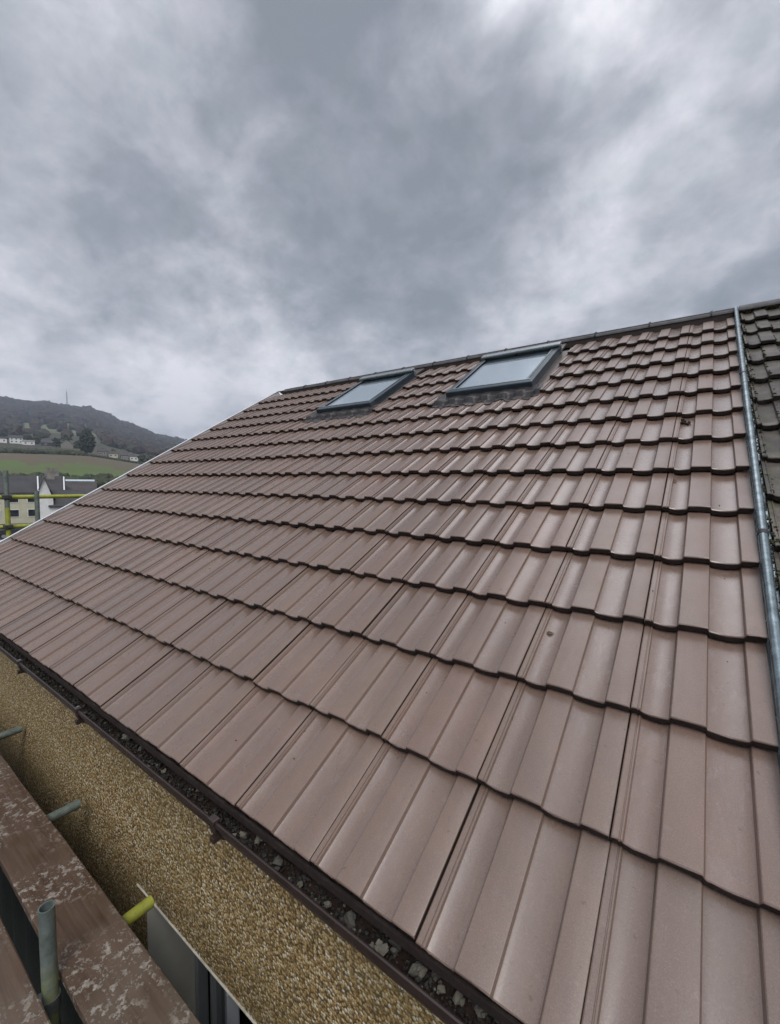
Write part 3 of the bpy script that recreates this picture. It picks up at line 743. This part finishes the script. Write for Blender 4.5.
def tree(px, r, h, w, label, crown='crown', trunkh=.15, name='tree', n=260, seed=1, group=None):
    rr = np.random.RandomState(seed); a = az_of(px); base = land(px, r, zt(a, r)-.1)
    root = empty(name, base, label=label, cat='tree', group=group)
    mb = MB(); mb.tube((0, 0, 0), (0, 0, h*.6), w*.06, 8, r2=w*.02)
    for q in range(6):
        an = q*1.1; mb.tube((0, 0, h*(.2+.07*q)), (math.cos(an)*w*.3, math.sin(an)*w*.3, h*(.35+.08*q)), w*.02, 5, r2=w*.008)
    mb.build('trunk', M['bark'], root)
    mb = MB()
    for _ in range(n):
        t = rr.rand(); zz = trunkh+(1-trunkh)*t
        prof_ = math.sin(math.pi*min(1, (t*.86+.12)))**.6
        an = rr.rand()*6.28; q = math.sqrt(rr.rand())*.5*w*prof_
        blob(mb, (math.cos(an)*q, math.sin(an)*q, zz*h*.95), w*rr.uniform(.06, .13), jag=.4)
    mb.build('crown', M[crown], root)
tree(88, 335, 16.5, 8.6, 'dark round topped evergreen tree standing alone above the green field', n=420)
tree(152, 345, 6, 8, 'dark low bush at the roof edge right of the pale houses', 'bush', seed=3, n=160)
tree(98, 120, 5.5, 8, 'dark green bush beside the pale blue sheet roof', 'bush', .05, seed=4, n=200)
tree(126, 520, 7, 7, 'small bare pale tree on the slope right of the evergreen', 'bush', seed=6, n=40)
# hedge and wall lines
mb = MB()
for t in np.linspace(0, 1, 420):
    px = -20+t*190; r = 326+rng.normal(0, 2); a = az_of(px); k_ = 1 if px < 84 else .45; p = land(px, r, zt(a, r)+1.0*k_); blob(mb, p, rng.uniform(1.0, 2.0)*k_, jag=.4)
tag(mb.build('hedge', M['bush']), 'dark hedge line running along the top of the green field', 'hedge')
mb = MB()
for t in np.linspace(0, 1, 520):
    px = -20+t*170; r = 140+rng.normal(0, 6); a = az_of(px); p = land(px, r, zt(a, r)+1.0); blob(mb, p, rng.uniform(1.2, 2.8), mi=0, jag=.4)
tag(mb.build('hedge', M['bush']), 'scrubby hedge at the foot of the field behind the terrace', 'hedge')

def basis(px):
    d = ray(px, 478); d = Vector((d[0], d[1], 0)).normalized(); s = Vector((-d.y, d.x, 0)); s = -s   # s points to picture-right
    return d, s
def lhouse(px0, px1, ybase, wallh, roofh, r, depth, label, wall='whitewall', rf='slate', gable=False, group=None, name='house', nwin=3, chim=0, zb=None, turn=0.0):
    pc = (px0+px1)/2; d, s = basis(pc); k = r*CF/.783*math.sqrt(1.0)  # metres per px at depth ~ r*.783 seen obliquely
    dep = r*.79; mpp = dep/FPX; W = (px1-px0)*mpp/ (1.0) * .80
    a = az_of(pc); z0 = zt(a, r) if zb is None else zb
    base = land(pc, r, z0-.5)
    root = empty(name, base, label=label, cat=name.replace('_', ' '), group=group); root.rotation_euler = (0, 0, math.atan2(s.y, s.x)+turn)
    h = wallh+.5; hw = W/2; D = depth
    mb = MB(); mb.box(-hw, hw, 0, D, 0, h)
    if gable: mb.add([(-hw, 0, h), (hw, 0, h), (0, 0, h+roofh), (-hw, D, h), (hw, D, h), (0, D, h+roofh)], [(0, 1, 2), (3, 5, 4)])
    else: mb.add([(-hw, 0, h), (-hw, D, h), (-hw, D/2, h+roofh), (hw, 0, h), (hw, D, h), (hw, D/2, h+roofh)], [(0, 1, 2), (3, 5, 4)])
    mb.build('wall', M[wall], root)
    mb = MB(); o = .25; t = .15
    if gable: A = [(-hw-o, -o, h-.1), (0, -o, h+roofh+.05), (hw+o, -o, h-.1)]; dirv = Vector((0, D+2*o, 0))
    else: A = [(-hw-o, -o, h-.1), (-hw-o, D/2, h+roofh+.05), (-hw-o, D+o, h-.1)]; dirv = Vector((W+2*o, 0, 0))
    A = [Vector(p) for p in A]; B = [p+dirv for p in A]; up = Vector((0, 0, t))
    vs = A+B+[p+up for p in A]+[p+up for p in B]
    mb.add(vs, [(0, 3, 4, 1), (1, 4, 5, 2), (6, 7, 10, 9), (7, 8, 11, 10), (0, 6, 9, 3), (2, 5, 11, 8), (0, 1, 7, 6), (1, 2, 8, 7), (3, 9, 10, 4), (4, 10, 11, 5)])
    rfo = mb.build('roof', M[rf], root)
    for i in range(nwin):
        x = -hw+W*(i+.5)/nwin
        for zf in ((.30, .72) if wallh > 4 else (.45,)):
            mb = MB(); mb.box(x-.55, x+.55, -.05, -.003, zf*h-.05, zf*h+1.05); wo = mb.build('window', M['white'], root)
            mb = MB(); mb.box(x-.45, x+.45, -.07, -.052, zf*h+.05, zf*h+.95); mb.build('pane', M['glass'], wo)
    for i in range(chim):
        x = -hw+W*(i+.5)/max(1, chim)
        mb = MB(); mb.box(x-.5, x+.5, D/2-.35, D/2+.35, h+roofh-.3, h+roofh+1.3)
        for q in (-.25, .25): mb.tube((x+q, D/2, h+roofh+1.3), (x+q, D/2, h+roofh+1.7), .12, 8)
        mb.build('chimney', M['stone'], rfo)
    return root
far = 'distant houses above the field'
lhouse(-2, 8, 446, 3.2, 2.0, 430, 8, 'white farmhouse cut by the left picture edge on the hillside', group=far, nwin=2)
lhouse(12, 24, 446, 4.2, 2.0, 430, 8, 'bright white house, the left of two close together above the field', group=far)
lhouse(24.5, 36, 447, 2.6, 1.2, 425, 9, 'long low white bungalow right of the bright white house', rf='stone', group=far, nwin=2)
lhouse(43, 61, 447, 2.4, 2.2, 415, 12, 'long dark barn with black roof on the hillside', wall='barn', rf='slate', group=far, name='barn', nwin=2, zb=None)
lhouse(62, 74, 448, 3.0, 3.2, 395, 9, 'stone house with pale gable beside the round evergreen', wall='stone', rf='stone', gable=True, group=far, nwin=1)
lhouse(98, 108, 460, 3.0, 1.8, 350, 8, 'pale cottage first right of the evergreen tree', wall='stone', group=far, nwin=2, rf='slate2')
lhouse(109, 119, 460, 2.6, 1.8, 352, 8, 'low cream cottage in the middle of the pale row', wall='cream', group=far, nwin=2, rf='slate2')
lhouse(121, 129, 461, 2.8, 2.0, 355, 8, 'grey stone cottage with brown roof, third of the pale row', wall='stone', group=far, nwin=2, rf='slate2')
lhouse(130, 139, 462, 3.0, 1.6, 357, 8, 'white cottage at the right end of the pale row near the verge', wall='whitewall', group=far, nwin=2, rf='slate2')
for i, (px, r, s) in enumerate([(3, 436, 5), (38, 436, 4), (58, 405, 4.5), (79, 400, 4), (104, 362, 3), (114, 365, 3.5), (125, 366, 3), (143, 350, 4), (30, 455, 4), (68, 460, 5)]):
    tree(px, r, s*1.5, s*1.6, ['bushy hedgerow tree among the distant hillside houses'][0], 'bush' if i % 2 else 'crown', .1, seed=20+i, n=70, group='hedgerow trees between the distant houses')

# terrace in the valley, about 75 m off
near_g = 'terraced houses below the field'
lhouse(-12, 37.5, 515, 4.2, 2.2, 78, 7.5, 'cream rendered terraced house with dark slate roof beyond the yellow rails', wall='cream', rf='slate', group=near_g, nwin=3, chim=0)
lhouse(38, 63.5, 515, 3.9, 2.2, 80, 7.5, 'middle terraced house with dark roof and stone chimney', wall='whitewall', rf='slate', group=near_g, nwin=2, chim=1)
lhouse(64, 96, 515, 3.7, 2.0, 83, 7.5, 'right hand terraced house with plain brown roof under the white verge strip', wall='cream', rf='slate2', group=near_g, nwin=2)
# white party verges on the terrace
for px, r, lab in ((37.6, 77.2, 'white verge strip between left and middle terrace roofs'), (63.7, 79.2, 'white verge strip between middle and right terrace roofs')):
    d, s = basis(px); b0 = land(px, r, GROUND); mb = MB()
    R3 = Matrix.Rotation(math.atan2(s.y, s.x), 4, 'Z')
    mb.add([(-.08, -.35, 4.25), (.08, -.35, 4.25), (.08, 3.9, 6.58), (-.08, 3.9, 6.58), (-.08, -.35, 3.9), (.08, -.35, 3.9), (.08, 3.9, 6.2), (-.08, 3.9, 6.2)], [(0, 1, 2, 3), (0, 4, 5, 1), (1, 5, 6, 2), (2, 6, 7, 3), (3, 7, 4, 0), (4, 7, 6, 5)])
    o = mb.build('verge_strip', M['white']); o.location = b0; o.rotation_euler = (0, 0, math.atan2(s.y, s.x)); tag(o, lab, 'roof trim')
lhouse(36, 52, 515, 3.6, 2.6, 70, 3.0, 'white gabled outbuilding in front of the terrace', wall='whitewall', rf='slate', gable=True, name='outbuilding', nwin=0)
lhouse(50, 84, 512, 2.6, 1.9, 70, 6.0, 'low dark roofed extension right of the white gable', wall='whitewall', rf='slate', name='extension', nwin=2)
lhouse(62, 94, 480, 8.0, .6, 98, 6.0, 'building with pale blue sheet roof behind the terrace', wall='stone', rf='polyroof', name='building', nwin=0, zb=GROUND-2.6)
lhouse(44, 60, 480, 8.9, 1.5, 105, 7.0, 'stone house with chimney rising behind the terrace roofs', wall='stone', rf='slate', group=near_g, nwin=1, chim=2, zb=GROUND-3.6)
lhouse(-8, 22, 480, 7.8, 1.9, 108, 7.0, 'dark roofed house behind the cream terraced house', wall='stone', rf='slate', group=near_g, nwin=1, zb=GROUND-3.4)

def car(px, r, col, label, rz=0.0):
    base = land(px, r, GROUND+.02); root = empty('parked_car', base, label=label, cat='car', group='cars parked in the valley yard'); d, s = basis(px)
    root.rotation_euler = (0, 0, math.atan2(s.y, s.x)+rz)
    L = 2.1; side = [(-L, .35), (-L, .75), (-L+.1, .92), (-1.15, 1.0), (-.6, 1.42), (.8, 1.45), (1.5, 1.02), (L-.1, .9), (L, .7), (L, .35)]
    mb = MB(); n = len(side); vs = [(x, y*(1 if z < 1.1 else .82), z) for y in (-.85, .85) for x, z in side]
    mb.add(vs, [tuple(range(n))[::-1], tuple(range(n, 2*n))] + [(i, (i+1) % n, n+(i+1) % n, n+i) for i in range(n)])
    bevel(mb.build('body', M[col], root), .05)
    mb = MB()
    for y in (-.87, .87): mb.add([(-1.0, y*.97, 1.03), (1.3, y*.97, 1.05), (.75, y*.86, 1.38), (-.55, y*.86, 1.36)], [(0, 1, 2, 3) if y < 0 else (3, 2, 1, 0)])
    mb.build('side_window', M['glass'], root)
    for x in (-1.35, 1.35):
        for y in (-.86, .86):
            mb = MB(); mb.tube((x, y-.09, .32), (x, y+.09, .32), .32, 16); wo = mb.build('wheel', M['tyre'], root)
            mb = MB(); mb.tube((x, y-.1, .32), (x, y+.1, .32), .18, 12); mb.build('rim', M['coupler'], wo)
car(19, 58, 'carpaint', 'black car parked in front of the cream terraced house')
car(27, 47, 'carpale', 'grey blue car parked on the pale yard nearer than the black one', .5)
car(8, 42, 'white', 'white car at the left picture edge beneath the yellow rail', .2)

# mast on the hill
a = az_of(70); r = 1480; b0 = land(70, r, zt(a, r)); H = 44.
root = empty('radio_mast', b0, label='thin grey lattice radio mast on the hill skyline', cat='mast'); mb = MB()
for q in range(3):
    an = q*2.094; mb.tube((2.2*math.cos(an), 2.2*math.sin(an), 0), (.6*math.cos(an), .6*math.sin(an), H), .45, 6)
for i in range(12):
    z = i*H/12; w = 2.2-1.6*i/12
    for q in range(3):
        an = q*2.094; bn = an+2.094; mb.tube((w*math.cos(an), w*math.sin(an), z), (w*math.cos(bn)*.93, w*math.sin(bn)*.93, z+H/12), .16, 4)
mb.build('lattice', M['mast'], root)
mb = MB(); mb.tube((0, 0, H), (0, 0, H+7), .3, 6); mb.build('antenna', M['mast'], root)

# ------------------------------------------------------------------ haze
hz = MB(); hz.box(-2600, 700, -900, 2600, GROUND-1.0, 300)
m = bpy.data.materials.new('haze'); m.use_nodes = True; t = m.node_tree; t.nodes.clear()
out = t.nodes.new('ShaderNodeOutputMaterial'); pv = t.nodes.new('ShaderNodeVolumePrincipled')
pv.inputs['Color'].default_value = (.72, .82, 1.0, 1); pv.inputs['Density'].default_value = .00038; pv.inputs['Anisotropy'].default_value = .2
t.links.new(pv.outputs[0], out.inputs['Volume'])
HAZE = True
if HAZE: tag(hz.build('haze', m), 'thin pale mist over the valley', 'haze', kind='stuff')

# ------------------------------------------------------------------ world: overcast sky
SUN_EL, SUN_AZ = math.radians(52), math.radians(140)      # compass: from +Y clockwise towards +X
w = bpy.data.worlds.new('World'); scene.world = w; w.use_nodes = True; t = w.node_tree
bg = t.nodes['Background']; bg.inputs[1].default_value = .1
sky = t.nodes.new('ShaderNodeTexSky'); sky.sky_type = 'NISHITA'; sky.sun_disc = False; sky.sun_elevation = SUN_EL; sky.sun_rotation = SUN_AZ
tc = t.nodes.new('ShaderNodeTexCoord'); dirv = tc.outputs['Generated']
sx = t.nodes.new('ShaderNodeSeparateXYZ'); t.links.new(dirv, sx.inputs[0])
zz = math_(t, 'ADD', math_(t, 'MAXIMUM', sx.outputs[2], 0.0), .48)
cb = t.nodes.new('ShaderNodeCombineXYZ'); t.links.new(math_(t, 'DIVIDE', sx.outputs[0], zz), cb.inputs[0]); t.links.new(math_(t, 'DIVIDE', sx.outputs[1], zz), cb.inputs[1])
cp = cb.outputs[0]
mpp_ = N(t, 'ShaderNodeMapping'); t.links.new(cp, mpp_.inputs[0]); mpp_.inputs['Location'].default_value = (19.5, 9.5, 0); cp = mpp_.outputs[0]
n1 = noise(t, cp, 2.4, 9, .55, .35); n2 = noise(t, cp, 6.0, 9, .62, .3); n3 = noise(t, cp, 13.0, 8, .62, .2)
val = math_(t, 'ADD', math_(t, 'MULTIPLY', math_(t, 'SUBTRACT', n1, .5), 1.3), math_(t, 'ADD', math_(t, 'MULTIPLY', math_(t, 'SUBTRACT', n2, .5), .95), math_(t, 'MULTIPLY', math_(t, 'SUBTRACT', n3, .5), .5)))
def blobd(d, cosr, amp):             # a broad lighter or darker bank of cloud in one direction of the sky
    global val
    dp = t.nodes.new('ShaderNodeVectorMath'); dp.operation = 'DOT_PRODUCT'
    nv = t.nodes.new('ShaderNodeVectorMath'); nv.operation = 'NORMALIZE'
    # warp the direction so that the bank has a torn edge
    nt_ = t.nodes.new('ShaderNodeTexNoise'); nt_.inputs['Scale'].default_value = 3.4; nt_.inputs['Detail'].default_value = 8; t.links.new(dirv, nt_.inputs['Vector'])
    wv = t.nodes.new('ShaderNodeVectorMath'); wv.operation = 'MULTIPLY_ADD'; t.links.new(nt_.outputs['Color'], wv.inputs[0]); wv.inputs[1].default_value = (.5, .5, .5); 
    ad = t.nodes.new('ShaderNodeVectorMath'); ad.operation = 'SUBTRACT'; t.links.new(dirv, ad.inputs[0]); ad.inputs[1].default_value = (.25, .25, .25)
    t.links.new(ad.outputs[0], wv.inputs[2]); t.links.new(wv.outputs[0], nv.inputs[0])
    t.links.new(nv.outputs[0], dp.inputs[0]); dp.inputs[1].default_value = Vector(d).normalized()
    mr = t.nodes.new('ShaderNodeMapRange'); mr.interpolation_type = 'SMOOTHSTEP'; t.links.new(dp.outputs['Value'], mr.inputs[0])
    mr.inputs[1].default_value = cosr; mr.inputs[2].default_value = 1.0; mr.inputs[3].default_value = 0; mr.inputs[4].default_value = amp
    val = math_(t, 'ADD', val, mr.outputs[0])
BL = [((.0, .50, .866), .93, 1.1), ((-.03, .78, .62), .955, .20), ((-.235, .88, .414), .980, .13), ((-.10, .87, .47), .985, .08), ((-.90, .339, .276), .94, .16), ((-.879, .444, .174), .90, .22), ((-.60, .78, .24), .94, .10),  # first bank is added out of view, to be reflected in the upper tiles
      ((-.763, .249, .596), .95, .15), ((-.50, .68, .54), .92, -.22), ((-.71, .427, .54), .94, -.16), ((-.88, .26, .39), .95, -.30), ((.05, .90, .42), .96, -.10), ((-.30, .60, .75), .95, -.06)]
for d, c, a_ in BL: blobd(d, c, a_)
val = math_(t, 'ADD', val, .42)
# towards the bottom of the sky the cloud is paler
hzr = t.nodes.new('ShaderNodeMapRange'); t.links.new(sx.outputs[2], hzr.inputs[0]); hzr.inputs[1].default_value = .32; hzr.inputs[2].default_value = .0; hzr.inputs[3].default_value = 0; hzr.inputs[4].default_value = .34
val = math_(t, 'ADD', val, hzr.outputs[0])
cr = ramp(t, val, [(0, (2.2, 2.42, 2.75)), (.25, (3.0, 3.22, 3.6)), (.5, (4.4, 4.62, 5.0)), (.75, (6.3, 6.45, 6.85)), (1, (8.3, 8.35, 8.7))]).outputs[0]
# the cloud deck is thinner and brighter overhead and behind the camera, where the sun stands
dp = t.nodes.new('ShaderNodeVectorMath'); dp.operation = 'DOT_PRODUCT'; t.links.new(dirv, dp.inputs[0])
SD = Vector((math.sin(SUN_AZ)*math.cos(SUN_EL), math.cos(SUN_AZ)*math.cos(SUN_EL), math.sin(SUN_EL))); dp.inputs[1].default_value = SD
sb = t.nodes.new('ShaderNodeMapRange'); sb.interpolation_type = 'SMOOTHSTEP'; t.links.new(dp.outputs['Value'], sb.inputs[0]); sb.inputs[1].default_value = .52; sb.inputs[2].default_value = 1.0; sb.inputs[3].default_value = 1.0; sb.inputs[4].default_value = 2.2
cr = mixc(t, ramp(t, n3, [(.35, (0, 0, 0)), (.65, (1, 1, 1))]).outputs[0], mixc(t, 1.0, cr, (.985, 1.0, 1.0), 'MULTIPLY'), mixc(t, 1.0, cr, (1.015, .985, 1.01), 'MULTIPLY'))
dq = t.nodes.new('ShaderNodeVectorMath'); dq.operation = 'DOT_PRODUCT'; t.links.new(dirv, dq.inputs[0]); dq.inputs[1].default_value = Vector((-.12, .45, .885)).normalized()  # unseen bright patch added above the view to lift the upper tiles' sheen
sq_ = t.nodes.new('ShaderNodeMapRange'); sq_.interpolation_type = 'SMOOTHSTEP'; t.links.new(dq.outputs['Value'], sq_.inputs[0]); sq_.inputs[1].default_value = .945; sq_.inputs[2].default_value = .995; sq_.inputs[3].default_value = 1.0; sq_.inputs[4].default_value = 2.4
vm = t.nodes.new('ShaderNodeVectorMath'); vm.operation = 'SCALE'; t.links.new(cr, vm.inputs[0]); t.links.new(math_(t, 'MULTIPLY', sb.outputs[0], sq_.outputs[0]), vm.inputs['Scale'])
fin = mixc(t, .95, sky.outputs[0], vm.outputs[0]); t.links.new(fin, bg.inputs[0])

sl = bpy.data.lights.new('sun', 'SUN'); sl.energy = 1.35; sl.angle = math.radians(28); sl.color = (1, .965, .92)
so = bpy.data.objects.new('sun', sl); COL.objects.link(so); so.rotation_euler = SD.to_track_quat('Z', 'Y').to_euler()

# ------------------------------------------------------------------ camera
cam = bpy.data.cameras.new('camera'); co = bpy.data.objects.new('camera', cam); COL.objects.link(co)
R = Matrix([[RW[0][i], -RW[1][i], -RW[2][i]] for i in range(3)]).to_4x4(); R.translation = Vector(CW); co.matrix_world = R
cam.sensor_fit = 'HORIZONTAL'; cam.sensor_width = 36; cam.lens = 36*FPX/780; cam.clip_start = .02; cam.clip_end = 20000
scene.camera = co
vs_ = scene.view_settings; vs_.view_transform = 'Standard'; vs_.look = 'None'; vs_.gamma = 1; vs_.exposure = 0.27; vs_.use_curve_mapping = False
